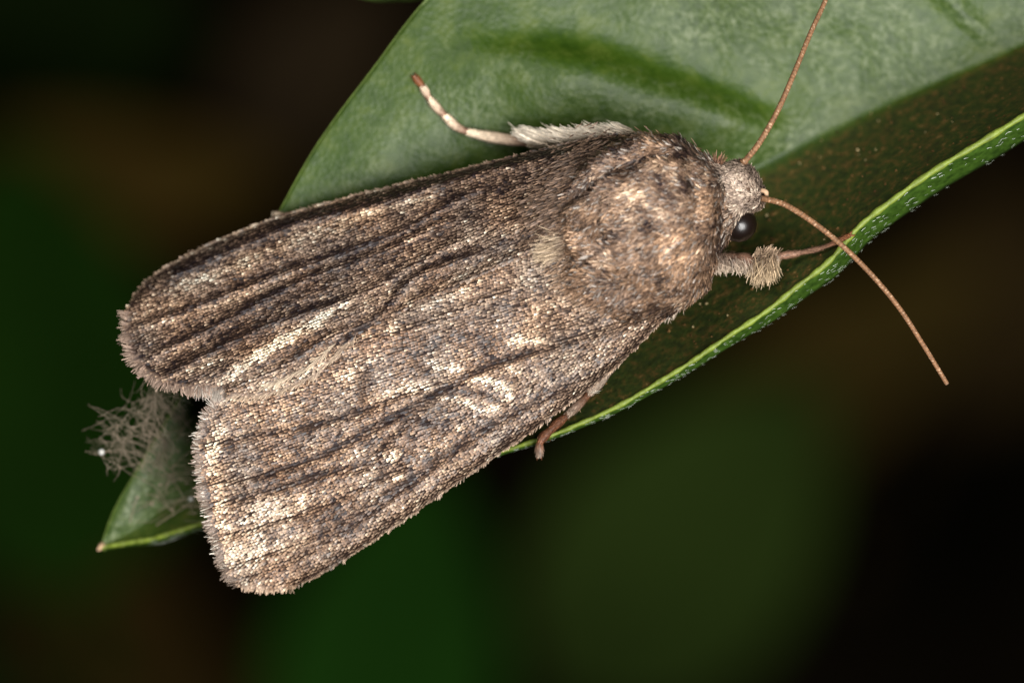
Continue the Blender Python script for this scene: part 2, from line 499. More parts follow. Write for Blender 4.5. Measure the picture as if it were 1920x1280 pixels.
# second leaf of which only the edge shows at the top of the picture
e2 = empty('leaf', P(640, -260, -420))
tt, ww = np.meshgrid(np.linspace(0, 1, 60), np.linspace(0, 1, 24), indexing='ij')
edge = spline([(480, -120, -9), (620, -30, -9), (690, -2, -9), (745, 1, -9), (800, -8, -9), (900, -60, -9)], 60)
back = spline([(480, -130, -10), (560, -330, -12), (660, -420, -12), (760, -420, -12), (860, -340, -12), (905, -70, -10)], 60)
g2 = edge[:, None] * (1 - ww[..., None]) + back[:, None] * ww[..., None]
v, f = sheet(P(g2[..., 0], g2[..., 1], g2[..., 2] + .5 * np.sin(np.pi * ww)), .2)
obj('blade', v, f, plain('second_leaf', srgb(70, 92, 34), .5, .4, .3, 900, .05), e2)
st = spline([P(660, -415, -12), P(640, -460, -40), P(640, -300, -150), P(640, -260, -423)], 40)
v, f = tube(st, np.linspace(.4, 1.2, 40), 10)
obj('stalk', v, f, M_midrib, e2)
tag(e2, 'edge of another green leaf behind the left margin of the broad leaf', 'leaf')

# ------------------------------------------------------------------ silk fluff at the leaf tip
silk = empty('silk_tuft', P(330, 850, -5.9))
tag(silk, 'grey brown tuft of silk fibres on the leaf tip behind the wings', 'silk')
M_silk = plain('silk_fibre', srgb(150, 134, 116), .4, .3, .3, 3000)
M_drop = plain('pale_bead', srgb(190, 190, 184), .2, .6, .05)
stems = [[(338, 892, -5.8), (290, 862, -5.3), (235, 850, -5.0), (188, 846, -4.8)],
         [(320, 868, -5.8), (290, 835, -5.0), (270, 800, -4.6), (235, 785, -4.5)],
         [(330, 845, -5.7), (290, 800, -4.9), (270, 770, -4.6), (285, 745, -4.4)],
         [(345, 810, -5.6), (310, 770, -4.8), (300, 745, -4.4), (330, 735, -4.4)],
         [(300, 880, -5.8), (262, 840, -5.2), (225, 815, -5.0), (178, 800, -5.0)],
         [(345, 790, -5.6), (320, 760, -5.0), (290, 740, -4.8), (262, 742, -4.8)]]
vs_, fs_, off = [], [], 0
for s in stems:
    for k in range(7):
        c = np.array(s, float)
        c[1:, :2] += rng.normal(0, 17, (3, 2)); c[1:, 2] += rng.normal(0, .25, 3); c[0, :2] += rng.normal(0, 7, 2)
        c[0, 2] = leaf_z(c[0, 0], c[0, 1])[0] - .02
        q = spline(c, 14); q[2:, :2] += np.cumsum(rng.normal(0, 1.0, (12, 2)), 0)
        paths = [(q, .008)]
        for b_ in range(4):
            i = rng.integers(5, 13)
            th = rng.uniform(0, 6.28); L = rng.uniform(18, 60)
            e = q[i] + np.array([math.cos(th) * L, math.sin(th) * L, rng.normal(0, .3)])
            m_ = (q[i] + e) / 2 + np.array([*rng.normal(0, 7, 2), .1])
            paths.append((spline([q[i], m_, e], 8), .0045))
        for q_, r_ in paths:
            v, f = tube(P(q_[:, 0], q_[:, 1], q_[:, 2]), np.linspace(r_, r_ * .6, len(q_)), 4)
            vs_.append(v); fs_.append([a + off for a in f]); off += len(v)
fa = [np.concatenate([x[j] for x in fs_]) for j in range(3)]
tag(obj('fibres', np.vstack(vs_), fa, M_silk, silk), kind='stuff')
def bead(name, px, py, z, r, mat, parent, squash=1.0):
    u = np.linspace(0, np.pi, 12); w = np.linspace(0, 2 * np.pi, 16, endpoint=False)
    U, W = np.meshgrid(u, w, indexing='ij')
    c = P(px, py, z)
    v = np.stack([c[0] + r * np.sin(U) * np.cos(W), c[1] + r * np.sin(U) * np.sin(W), c[2] + r * np.cos(U) * squash], -1).reshape(-1, 3)
    return obj(name, v, [grid_faces(12, 16, 0, False, True)], mat, parent)
bead('bead', 190, 847, -4.8, .10, M_drop, silk)
# dry web and grit on the leaf tip
for (x, y, r) in [(300, 908, .045), (335, 845, .04), (358, 935, .09), (258, 932, .04), (322, 955, .05), (285, 945, .05), (350, 905, .05)]:
    bead('bead', x, y, leaf_z(x, y)[0] + r * .6, r, M_drop if r > .055 else M_silk, silk)
vs_, fs_, off = [], [], 0
for k in range(60):
    a = np.array([rng.uniform(235, 400), rng.uniform(800, 985)]); th = rng.normal(-.6, .7); L = rng.uniform(30, 110)
    b_ = a + L * np.array([math.cos(th), math.sin(th)])
    za, zb = leaf_z([a[0], b_[0]], [a[1], b_[1]])
    if not inside(np.array([a, b_]), np.array([(190, 1025), (216, 955), (270, 860), (365, 700), (620, 700), (620, 940), (390, 980)])).all(): continue
    q = spline([(*a, za + .02), (*((a + b_) / 2 + rng.normal(0, 5, 2)), max(za, zb) + rng.uniform(.05, .3)), (*b_, zb + .02)], 10)
    v, f = tube(P(q[:, 0], q[:, 1], q[:, 2]), rng.uniform(.004, .012), 4)
    vs_.append(v); fs_.append([c + off for c in f]); off += len(v)
fa = [np.concatenate([x[j] for x in fs_]) for j in range(3)]
tag(obj('web_threads', np.vstack(vs_), fa, M_silk, silk), kind='stuff')

# ------------------------------------------------------------------ THE MOTH
moth = empty('moth', P(1180, 440, -6.2))
tag(moth, 'mottled brown moth with folded wings resting on a green leaf', 'moth')
A0 = np.array([1390., 360.]); A1 = np.array([420., 740.])
AX = (A1 - A0) / np.linalg.norm(A1 - A0)            # backwards along the body
NX = np.array([-AX[1], AX[0]]);  NX = NX if NX[1] > 0 else -NX     # toward the lower right wing

UP_COSTA = [(1215, 262), (1160, 252), (1050, 273), (950, 297), (850, 322), (700, 358), (600, 384), (500, 415), (420, 446), (350, 480), (290, 516), (254, 552)]
UP_OUTER = [(254, 552), (238, 585), (240, 625), (252, 668), (280, 700), (318, 719), (360, 727), (400, 728), (428, 738)]
UP_INNER = [(1130, 430), (1040, 455), (960, 492), (860, 535), (760, 580), (680, 622), (630, 668), (580, 708), (520, 733), (470, 742), (428, 738)]
LO_COSTA = [(1320, 520), (1268, 574), (1240, 602), (1180, 664), (1120, 716), (1050, 768), (980, 820), (900, 874), (820, 930), (740, 985), (660, 1039), (600, 1076), (550, 1100)]
LO_OUTER = [(550, 1100), (500, 1104), (452, 1094), (430, 1068), (416, 1030), (402, 980), (390, 930), (382, 880), (380, 830), (394, 780), (420, 745), (450, 730)]
LO_INNER = [(1120, 410), (1030, 440), (945, 468), (845, 505), (745, 550), (640, 600), (550, 655), (450, 730)]

def roof_z(px, py, lower):
    px = np.asarray(px, float); py = np.asarray(py, float)
    a = (px - A0[0]) * AX[0] + (py - A0[1]) * AX[1]
    s = (px - A0[0]) * NX[0] + (py - A0[1]) * NX[1]
    zr = -.15 - (a - 380) / 663 * 1.0
    soft = np.sqrt(s * s + 45 ** 2) - 45
    z = zr - np.where(s < 0, .70, .25) * soft / PXMM
    # swelling over the wing roots, slight hollow behind it
    z += .55 * np.exp(-((a - 300) / 130) ** 2) * np.exp(-((np.abs(s) - 90) / 90) ** 2)
    return z - (.16 * np.clip(1 - s / 160, .3, 1) if lower else 0.)

class Wing:
    def __init__(self, costa, outer, inner, lower, veins, seed):
        self.lower = lower
        self.costa_line = even(costa, 120)
        self.poly = np.vstack([even(costa, 90), even(outer, 60)[1:], even(inner, 80)[::-1][1:]])
        self.costa, self.outer, self.inner = costa, outer, inner
        self.veins = [even(v, 30) for v in veins]
        self.seed = seed
    def z(self, px, py):
        px = np.asarray(px, float); py = np.asarray(py, float)
        sh = px.shape
        q = np.stack([px.ravel(), py.ravel()], -1)
        z = roof_z(q[:, 0], q[:, 1], self.lower)
        d, _, _ = poly_dist(q, self.costa_line)
        z -= .42 * np.exp(-(d / 11.0) ** 2)
        for v in self.veins:
            d, _, _ = poly_dist(q, v)
            z += .055 * np.exp(-(d / 6.0) ** 2) - .03 * np.exp(-((d - 16) / 12) ** 2)
        z += .05 * vnoise(q, 60, self.seed) + .02 * vnoise(q, 22, self.seed + 1)
        return z.reshape(sh)
    def grid(self, nu=110, nv=50):
        c, i = even(self.costa, nu), even(self.inner, nu)
        o = even(self.outer, nv)
        b = np.linspace(0, 1, nv)[:, None] * (i[0] - c[0]) + c[0]
        U = np.linspace(0, 1, nu)[:, None, None]; V = np.linspace(0, 1, nv)[None, :, None]
        g = (1 - V) * c[:, None] + V * i[:, None] + (1 - U) * b[None] + U * o[None] - (
            (1 - U) * (1 - V) * c[0] + (1 - U) * V * i[0] + U * (1 - V) * c[-1] + U * V * i[-1])
        return g
    def frame(self, q, d):
        """3-D point and tangent frame at pixel points q with pixel directions d"""
        e = 2.0
        z0 = self.z(q[:, 0], q[:, 1])
        p0 = P(q[:, 0], q[:, 1], z0)
        q1 = q + d * e; l = np.stack([-d[:, 1], d[:, 0]], -1); q2 = q + l * e
        T = unit(P(q1[:, 0], q1[:, 1], self.z(q1[:, 0], q1[:, 1])) - p0)
        S = unit(P(q2[:, 0], q2[:, 1], self.z(q2[:, 0], q2[:, 1])) - p0)
        N = unit(np.cross(T, S)); N *= np.where(N[:, 2:] < 0, -1, 1)
        return p0, T, N

UPV = [[(1000, 300), (840, 336), (747, 372), (560, 418), (450, 462), (330, 515)], [(900, 352), (779, 420), (685, 458), (544, 508), (387, 566), (270, 610)],
       [(841, 413), (700, 478), (590, 515), (497, 561), (400, 612), (285, 668)], [(860, 450), (669, 553), (512, 605), (403, 655), (319, 700)],
       [(900, 470), (780, 519), (716, 588), (606, 636), (520, 690), (430, 728)], [(1020, 450), (880, 520), (760, 575), (660, 630)]]
LOV = [[(1160, 600), (1028, 647), (934, 677), (831, 731), (723, 790), (612, 848), (504, 884), (392, 900)], [(900, 690), (760, 735), (661, 775), (543, 802), (390, 830)],
       [(831, 731), (760, 800), (684, 871), (619, 882), (524, 913), (398, 945)], [(1180, 655), (1005, 752), (864, 834), (734, 930), (600, 1020), (450, 1085)],
       [(760, 870), (660, 920), (560, 960), (412, 1005)], [(960, 540), (780, 610), (650, 648), (520, 720)], [(760, 900), (640, 980), (520, 1030), (428, 1055)]]
WU = Wing(UP_COSTA, UP_OUTER, UP_INNER, False, UPV, 41)
WL = Wing(LO_COSTA, LO_OUTER, LO_INNER, True, LOV, 51)

# wing pattern: strokes (polyline, half width px, strength); tone -1 dark .. +1 pale
UP_STROKES = [
    ([(1060, 272), (850, 322), (600, 384), (420, 446), (290, 516)], 9, .30), ([(1029, 282), (950, 304), (841, 332), (747, 369), (560, 416), (450, 464), (340, 511)], 11, -.75),
    ([(816, 369), (747, 385), (654, 407), (560, 452), (497, 477), (419, 511), (330, 545)], 8, .55), ([(872, 363), (826, 394), (779, 422), (685, 460), (560, 497), (460, 530), (387, 567), (294, 592)], 8, -.65),
    ([(841, 413), (763, 457), (654, 488), (560, 522), (470, 550), (330, 600)], 6, .45), ([(700, 478), (590, 511), (497, 561), (419, 605), (309, 646)], 8, -.6),
    ([(560, 545), (500, 575), (400, 625), (300, 665)], 5, .25), ([(900, 400), (820, 430), (720, 480)], 12, -.45),
    ([(669, 553), (590, 578), (512, 605), (403, 655), (319, 696)], 9, -.6), ([(640, 520), (560, 545), (480, 583), (420, 624)], 20, -.42),
    ([(420, 670), (370, 690), (310, 712)], 5, .5), ([(670, 555), (606, 596), (544, 633), (497, 664), (450, 692), (419, 714)], 8, .85),
    ([(612, 592), (585, 607)], 9, .9), ([(545, 632), (493, 665)], 8, 1.4), ([(560, 622), (490, 655)], 10, .3),
    ([(841, 482), (779, 519), (716, 588), (647, 634), (606, 640), (559, 665)], 7, -.6), ([(1000, 440), (900, 470), (841, 482)], 7, -.5),
    ([(980, 470), (860, 520), (760, 572)], 4, .35), ([(930, 510), (840, 545), (740, 590), (680, 618)], 4, -.4), ([(600, 680), (540, 712), (470, 732)], 14, .35),
    ([(1040, 330), (940, 350), (880, 370)], 10, -.3), ([(1010, 372), (930, 392), (860, 420)], 9, .25), ([(980, 420), (900, 440), (840, 460)], 10, .18),
    ([(250, 610), (262, 660), (300, 700), (360, 718)], 5, -.35), ([(400, 520), (340, 560), (300, 590)], 12, .18), ([(330, 580), (280, 620)], 16, .2),
    ([(1150, 262), (1060, 290), (990, 312)], 10, -.2), ([(720, 395), (640, 425)], 9, .3)]
LO_STROKES = [
    ([(1098, 705), (934, 827), (841, 891), (700, 1000), (560, 1090)], 5, -.12), ([(1085, 700), (1005, 752), (911, 799), (864, 834), (805, 876), (734, 930), (652, 995)], 11, -.55),
    ([(1100, 690), (950, 800), (820, 895), (700, 985)], 7, .16), ([(1028, 647), (934, 677), (887, 701), (831, 731), (770, 762), (723, 790), (684, 808), (612, 848), (504, 884)], 6, -.72),
    ([(690, 765), (602, 792), (543, 802), (465, 815)], 5, -.5), ([(700, 862), (619, 880), (524, 913), (438, 930)], 5, -.5), ([(600, 800), (520, 835), (470, 850)], 14, -.32),
    ([(600, 885), (540, 895), (490, 900)], 13, -.45), ([(894, 705), (925, 710), (953, 724), (960, 741)], 7, .9), ([(836, 741), (878, 750), (906, 766), (934, 762)], 7, .85),
    ([(850, 733), (900, 733), (935, 742)], 9, -.45), ([(812, 677), (831, 691), (864, 689)], 8, .75), ([(714, 741), (735, 735), (762, 728), (800, 722)], 10, .6),
    ([(640, 705), (655, 702)], 11, .75), ([(740, 852), (735, 856)], 10, 1.5), ([(747, 888), (752, 892)], 8, .8), ([(735, 775), (790, 785), (840, 790)], 13, -.5),
    ([(770, 850), (770, 880), (790, 910)], 12, -.4), ([(690, 830), (720, 850), (720, 890)], 14, -.42), ([(640, 648), (700, 628), (775, 610)], 3, .8),
    ([(760, 640), (840, 630), (930, 640)], 20, -.3), ([(1010, 590), (980, 640), (1000, 640)], 14, .35), ([(960, 630), (1020, 640)], 8, .5), ([(955, 690), (985, 690)], 8, .5),
    ([(700, 690), (680, 740)], 9, -.38), ([(640, 760), (650, 800), (620, 850)], 9, -.3), ([(415, 800), (400, 860), (412, 920), (420, 990), (440, 1050)], 18, .55),
    ([(500, 940), (470, 1000), (470, 1050)], 34, .26), ([(580, 940), (540, 960), (470, 970)], 14, .38), ([(560, 1010), (470, 1040)], 12, .25),
    ([(392, 790), (386, 850), (392, 905), (402, 960), (416, 1020), (432, 1070)], 4, -.9), ([(398, 925), (396, 930)], 7, -1.0), ([(416, 748), (470, 745)], 8, .3),
    ([(560, 760), (460, 780)], 9, .2), ([(1150, 640), (1080, 690), (1040, 720)], 9, .2), ([(1060, 560), (960, 600)], 12, .2), ([(1050, 520), (960, 560), (900, 600)], 10, -.2),
    ([(870, 800), (800, 840)], 12, .22), ([(660, 930), (620, 960), (610, 1000)], 16, -.28), ([(560, 1060), (500, 1075)], 10, -.2), ([(890, 540), (800, 575), (740, 600)], 5, .3)]
for n_ in range(34):                            # short irregular cross-lines between the veins
    x = rng.uniform(420, 1000); y = rng.uniform(640, 1020); 
    LO_STROKES.append(([(x, y), (x + rng.normal(0, 10), y + rng.uniform(15, 45))], rng.uniform(4, 9), rng.uniform(-.4, .35)))
DARK, MID_, TAN, CREAM = srgb(40, 30, 31), srgb(134, 108, 89), srgb(188, 160, 134), srgb(248, 232, 206)
GREY = srgb(148, 138, 129)

def tone_colour(t):
    t = np.clip(t, -1, 1.2)[:, None]
    c = np.where(t < 0, MID_ + (DARK - MID_) * (-t) ** .9, np.where(t < .5, MID_ + (TAN - MID_) * t * 2, TAN + (CREAM - TAN) * np.clip((t - .5) * 2, 0, 1)))
    return c

def wing_tone(q, strokes, seed, lower):
    t = np.full(len(q), 0.02 if lower else -.06)
    for line, w, s in strokes:
        d, _, _ = poly_dist(q, even(line, 24) if len(line) > 2 else np.array(line, float))
        wob = 1 + .5 * vnoise(q, 14, seed + 5)
        t += s * np.exp(-(d / (w * wob)) ** 2)
    t += .17 * vnoise(q, 34, seed) + .17 * vnoise(q, 13, seed + 2)
    return t

def scale_wing(W, origin, strokes, name, rpitch, lpitch, seed):
    O = np.array(origin, float)
    pl = W.poly
    d = pl - O
    r0, r1 = np.hypot(d[:, 0], d[:, 1]).min(), np.hypot(d[:, 0], d[:, 1]).max()
    th = np.unwrap(np.arctan2(d[:, 1], d[:, 0]) % (2 * np.pi))
    pts, dirs = [], []
    k = 0
    for r in np.arange(max(r0, 40), r1, rpitch * PXMM):
        dth = lpitch * PXMM / r
        t = np.arange(th.min(), th.max(), dth) + (k % 2) * dth * .5
        k += 1
        t = t + rng.normal(0, dth * .12, len(t))
        rr = r + rng.normal(0, rpitch * PXMM * .13, len(t)) + 5 * vnoise(np.stack([t * 300, t * 0 + r], -1), 40, seed)
        pts.append(O + np.stack([np.cos(t), np.sin(t)], -1) * rr[:, None])
    q = np.vstack(pts)
    q = q[inside(q, pl)]
    q = q[rng.random(len(q)) > .015]
    dr = unit(q - O)
    ang = rng.normal(0, .07, len(q)) + .12 * vnoise(q, 50, seed + 9)
    dr = np.stack([dr[:, 0] * np.cos(ang) - dr[:, 1] * np.sin(ang), dr[:, 0] * np.sin(ang) + dr[:, 1] * np.cos(ang)], -1)
    p, T, N = W.frame(q, dr)
    n = len(q)
    lat = unit(np.cross(N, T))
    lift = rng.normal(.20, .045, n)
    D = unit(T + N * lift[:, None])
    NN = unit(np.cross(D, lat)); NN *= np.where(NN[:, 2:] < 0, -1, 1)
    NN = unit(NN + lat * rng.normal(0, .13, n)[:, None])
    rel = np.clip((np.hypot(*(q - O).T) - r0) / (r1 - r0), 0, 1)
    ln = (.162 - .015 * rel) * rng.uniform(.85, 1.15, n); wd = (.070) * rng.uniform(.82, 1.1, n)
    tone = wing_tone(q, strokes, seed, W.lower)
    tone = tone * 1.15 + rng.normal(0, .18, n)
    pale = rng.random(n) < .10; tone[pale] += .45
    drk = rng.random(n) < .15; tone[drk] -= .6
    col = tone_colour(tone)
    gsel = (vnoise(q, 26, seed + 3) > .45) & (rng.random(n) < .22)
    col[gsel] = col[gsel] * .5 + GREY * .5 * (col[gsel].mean(1, keepdims=True) / .2).clip(.3, 1.6)
    warm = vnoise(q, 60, seed + 4)[:, None] * .10
    col = col * (1 + warm * np.array([[1., 0, -1.]]))
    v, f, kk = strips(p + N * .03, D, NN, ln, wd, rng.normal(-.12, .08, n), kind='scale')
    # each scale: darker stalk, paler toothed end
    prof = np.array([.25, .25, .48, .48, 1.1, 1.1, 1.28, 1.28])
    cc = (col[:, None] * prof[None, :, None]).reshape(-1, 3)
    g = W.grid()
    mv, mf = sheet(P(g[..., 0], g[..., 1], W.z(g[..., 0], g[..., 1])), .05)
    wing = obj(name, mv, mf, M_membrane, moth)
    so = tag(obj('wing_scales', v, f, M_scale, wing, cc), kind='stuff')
    so.location = (0, 0, 0)
    return wing

def child(o):                                   # sub-parts sit in their part's own frame
    o.location = (0, 0, 0)
    return o

wing_l = scale_wing(WU, (1330, 235), UP_STROKES, 'forewing', .098, .078, 61)
wing_r = scale_wing(WL, (1400, 470), LO_STROKES, 'forewing', .100, .082, 71)

def fringe(W, wing, line, per_px, length, seed, base_col, tip_col, name='fringe', bias=(0, 0), zoff=0.0, spread=.16, wdt=.05):
    ln = even(line, 200)
    seg = np.r_[0, np.cumsum(np.linalg.norm(np.diff(ln, axis=0), axis=1))]
    n = int(seg[-1] * per_px)
    s = np.sort(rng.uniform(0, seg[-1], n))
    q = np.stack([np.interp(s, seg, ln[:, k]) for k in range(2)], -1)
    tg = unit(np.stack([np.interp(s, seg, np.gradient(ln[:, k])) for k in range(2)], -1))
    o = np.stack([-tg[:, 1], tg[:, 0]], -1)
    mid = W.poly.mean(0)
    o *= np.where(((q - mid) * o).sum(1) < 0, -1, 1)[:, None]
    clump = np.stack([s, s * 0], -1)
    a = .55 * vnoise(clump, 16, seed) + .35 * vnoise(clump, 6, seed + 1) + rng.normal(0, spread, n)
    o = o + np.array(bias)
    o = unit(o)
    dr = np.stack([o[:, 0] * np.cos(a) - o[:, 1] * np.sin(a), o[:, 0] * np.sin(a) + o[:, 1] * np.cos(a)], -1)
    q = q - o * rng.uniform(0, 8, n)[:, None]
    p, T, N = W.frame(q, dr)
    D = unit(T + N * rng.normal(.02, .14, n)[:, None])
    L = length * rng.uniform(.5, 1.1, n) * (1 + .3 * vnoise(clump, 11, seed + 2))
    v, f, k = strips(p + N * (.02 + zoff), D, N, L, wdt * rng.uniform(.6, 1.2, n), rng.normal(-.05, .1, n), tip=.5)
    u = rng.normal(0, 1, n)[:, None]
    b0 = np.array(base_col) * np.exp(.25 * u); t0 = np.array(tip_col) * np.exp(.25 * u)
    pr = np.repeat(np.array([0, .35, .75, 1.]), 2)[None, :, None]
    cc = (b0[:, None] * (1 - pr) + t0[:, None] * pr).reshape(-1, 3)
    return child(tag(obj(name, v, f, M_hair, wing, cc), kind='stuff'))

fringe(WU, wing_l, UP_OUTER[1:-1], 2.6, .36, 81, srgb(90, 72, 64), srgb(160, 138, 122))
fringe(WU, wing_l, [(370, 726), (400, 727), (425, 732)], 3.0, .42, 83, srgb(100, 86, 76), srgb(178, 168, 156), wdt=.020)
fringe(WU, wing_l, [(428, 738), (470, 742), (520, 733), (580, 708), (630, 668), (665, 632)], 1.8, .30, 84, srgb(100, 82, 70), srgb(184, 162, 138), bias=(-1.5, .5), zoff=.02, wdt=.02)
fringe(WU, wing_l, [(500, 722), (560, 700), (600, 672), (628, 648)], 1.4, .36, 85, srgb(128, 108, 92), srgb(214, 196, 170), bias=(-1.8, .8), zoff=.05, wdt=.018)
fringe(WL, wing_r, LO_OUTER[2:-1], 2.8, .38, 86, srgb(58, 46, 43), srgb(138, 120, 106), wdt=.032)
fringe(WL, wing_r, LO_OUTER[3:-1], .45, .46, 87, srgb(120, 105, 95), srgb(226, 216, 200), wdt=.026)
fringe(WL, wing_r, LO_OUTER[0:4], 2.2, .2, 88, srgb(110, 90, 76), srgb(170, 145, 122), wdt=.04)
fringe(WL, wing_r, LO_COSTA[2:], .9, .16, 89, srgb(110, 92, 80), srgb(176, 152, 130), bias=(-1.6, 1.0), wdt=.03)
fringe(WU, wing_l, UP_COSTA[2:], .8, .14, 90, srgb(100, 82, 70), srgb(160, 136, 116), bias=(-2.0, .4), wdt=.03)

# ---- body: one continuous mesh, head - thorax - abdomen
#            px    py    z     half width  half height (mm)
BODY = [(1427, 345, -1.25, .10, .10), (1422, 345, -1.22, .42, .42), (1411, 346, -1.15, .70, .68), (1396, 349, -1.1, .80, .80), (1380, 355, -1.1, .82, .84), (1366, 362, -1.1, .95, .92),
        (1352, 370, -1.1, 1.35, 1.15), (1336, 380, -1.1, 1.95, 1.5), (1310, 392, -1.05, 2.4, 1.8), (1265, 408, -1.0, 2.68, 2.0), (1215, 428, -1.0, 2.72, 2.05), (1160, 447, -1.05, 2.55, 1.95),
        (1110, 464, -1.2, 2.2, 1.75), (1070, 477, -1.4, 1.8, 1.5), (1040, 488, -1.7, 1.5, 1.25), (1000, 505, -2.1, 1.3, 1.1), (920, 540, -2.4, 1.25, 1.0), (800, 585, -2.7, 1.1, .9), (690, 628, -2.9, .8, .7), (620, 656, -3.0, .2, .2)]
nb_, ns_ = 170, 72
bs = spline(BODY, nb_)
bc = P(bs[:, 0], bs[:, 1], bs[:, 2])
lat = np.array([NX[0], -NX[1], 0.]); roll = math.radians(9)
lat = unit(lat * math.cos(roll) + np.array([0, 0, 1]) * math.sin(roll) * 1.0)
back = unit(np.array([AX[0], -AX[1], -.02]))
upv = np.cross(back, lat); upv *= 1 if upv[2] > 0 else -1
ph = np.linspace(0, 2 * np.pi, ns_, endpoint=False)
cs, sn = np.cos(ph), np.sin(ph)
se = lambda c: np.sign(c) * np.abs(c) ** .80
ring = lat[None, None] * (se(cs)[None, :, None] * bs[:, 3][:, None, None]) + upv[None, None] * (se(sn)[None, :, None] * bs[:, 4][:, None, None])
shear = np.clip((np.arange(nb_) - 44) / 14, 0, 1)[:, None] * np.clip((150 - np.arange(nb_)) / 40, 0, 1)[:, None] * np.clip(se(cs), 0, 1)[None] * bs[:, 3][:, None] * .40
bv = bc[:, None] + ring + back[None, None] * shear[..., None]
def to_px(v):
    k = (CAM_H - v[..., 2]) / CAM_H / PXMM
    return np.stack([v[..., 0] / k + 960, -v[..., 1] / k + 640], -1)
def grid_normals(g):
    du = np.gradient(g, axis=0)
    dv_ = np.roll(g, -1, 1) - np.roll(g, 1, 1)
    n_ = unit(np.cross(du, dv_))
    c = g.mean(1, keepdims=True)
    n_ *= np.where(((g - c) * n_).sum(-1, keepdims=True) < 0, -1, 1)
    return n_
bn = grid_normals(bv)
bq = to_px(bv).reshape(-1, 2)
upf = (bn[..., 2].ravel() > -.1)
GROOVES = [([(1045, 400), (1100, 350), (1180, 308), (1235, 292), (1280, 294)], 9, -.32), ([(1058, 488), (1090, 496), (1140, 508), (1210, 530)], 9, -.30), ([(1352, 300), (1362, 350), (1360, 420), (1346, 470)], 7, -.12),
           ([(1325, 300), (1335, 360), (1332, 430)], 12, .08), ([(1120, 330), (1200, 280)], 22, .14), ([(1300, 320), (1310, 380), (1302, 440)], 9, -.10), ([(1130, 370), (1125, 410), (1135, 450)], 9, -.12), ([(1080, 400), (1090, 440)], 24, .16)]
disp = np.zeros(len(bq))
for line, w, a in GROOVES:
    d, _, _ = poly_dist(bq, even(line, 30)); disp += a * np.exp(-(d / w) ** 2)
disp += .10 * vnoise(bq, 46, 91) + .04 * vnoise(bq, 20, 92)
bulk = np.repeat(np.clip((np.arange(nb_) - 42) / 12, 0, 1) * .85 + .15, ns_)
bv = bv + bn * (disp * upf * bulk).reshape(nb_, ns_)[..., None]
bn = grid_normals(bv)
v = np.vstack([bv.reshape(-1, 3), bc[:1], bc[-1:]])
k = np.arange(ns_); k1 = (k + 1) % ns_
f = [grid_faces(nb_, ns_, 0, False, True), np.stack([np.full(ns_, nb_ * ns_), k1, k], -1), np.stack([np.full(ns_, nb_ * ns_ + 1), (nb_ - 1) * ns_ + k, (nb_ - 1) * ns_ + k1], -1)]
body = obj('body', v, f, M_skin, moth)

# fur over the body
def sample_body(n, i0, i1, cond):
    A = np.linalg.norm(np.cross(np.roll(bv, -1, 1)[:-1] - bv[:-1], bv[1:] - bv[:-1]), axis=2)
    A[:i0] = 0; A[i1:] = 0
    A = A * (cond[:-1])
    pr = (A / A.sum()).ravel()
    id_ = rng.choice(len(pr), n, p=pr)
    i, j = id_ // ns_, id_ % ns_
    a, b_ = rng.random((n, 1)), rng.random((n, 1))
    j1 = (j + 1) % ns_
    p = (bv[i, j] * (1 - a) + bv[i + 1, j] * a) * (1 - b_) + (bv[i, j1] * (1 - a) + bv[i + 1, j1] * a) * b_
    return p, bn[i, j]
upc = bn[..., 2] > -.75
TH_STROKES = [([(1362, 305), (1366, 360), (1362, 420), (1350, 470)], 9, -.55), ([(1325, 330), (1330, 400)], 12, .15), ([(1150, 360), (1190, 362), (1230, 372), (1240, 400)], 15, .45), ([(1255, 470), (1290, 480), (1300, 450)], 15, .40),
              ([(1200, 410), (1170, 450), (1120, 430)], 14, -.25), ([(1060, 400), (1080, 440), (1095, 480)], 12, .30), ([(1180, 305), (1235, 290), (1275, 293)], 4, -.9), ([(1050, 395), (1110, 350), (1170, 318)], 8, -.4),  # dark strokes paint the shade of the shoulder creases into the fur
              ([(1120, 275), (1250, 262), (1330, 295)], 20, -.40), ([(1330, 300), (1345, 330)], 12, -.35), ([(1060, 485), (1110, 500), (1180, 520)], 6, -.5), ([(1270, 330), (1280, 390)], 16, .25), ([(1100, 520), (1200, 545), (1290, 540)], 20, .12), ([(1345, 320), (1352, 400), (1345, 460)], 10, -.35),
              ([(1220, 430), (1250, 440)], 12, -.3), ([(1130, 385), (1130, 420)], 5, -.5), ([(1340, 490), (1320, 520)], 14, .3)]
WARM = srgb(146, 113, 86)
def fur_colour(q, n, seed):
    t = -.30 + .38 * vnoise(q, 30, seed) + .46 * vnoise(q, 12, seed + 1) + rng.normal(0, .30, n)
    for line, w, s in TH_STROKES:
        d, _, _ = poly_dist(q, even(line, 20) if len(line) > 2 else np.array(line, float)); t += s * np.exp(-(d / w) ** 2)
    c = tone_colour(t)
    wm = np.clip(.5 + .8 * vnoise(q, 38, seed + 2), 0, 1)[:, None] * .55
    lum = c.mean(1, keepdims=True) / WARM.mean()
    c = c * (1 - wm) + WARM * lum * wm
    g = rng.random(n) < .10
    c[g] = GREY * rng.uniform(.5, 1.4, (g.sum(), 1))
    return c
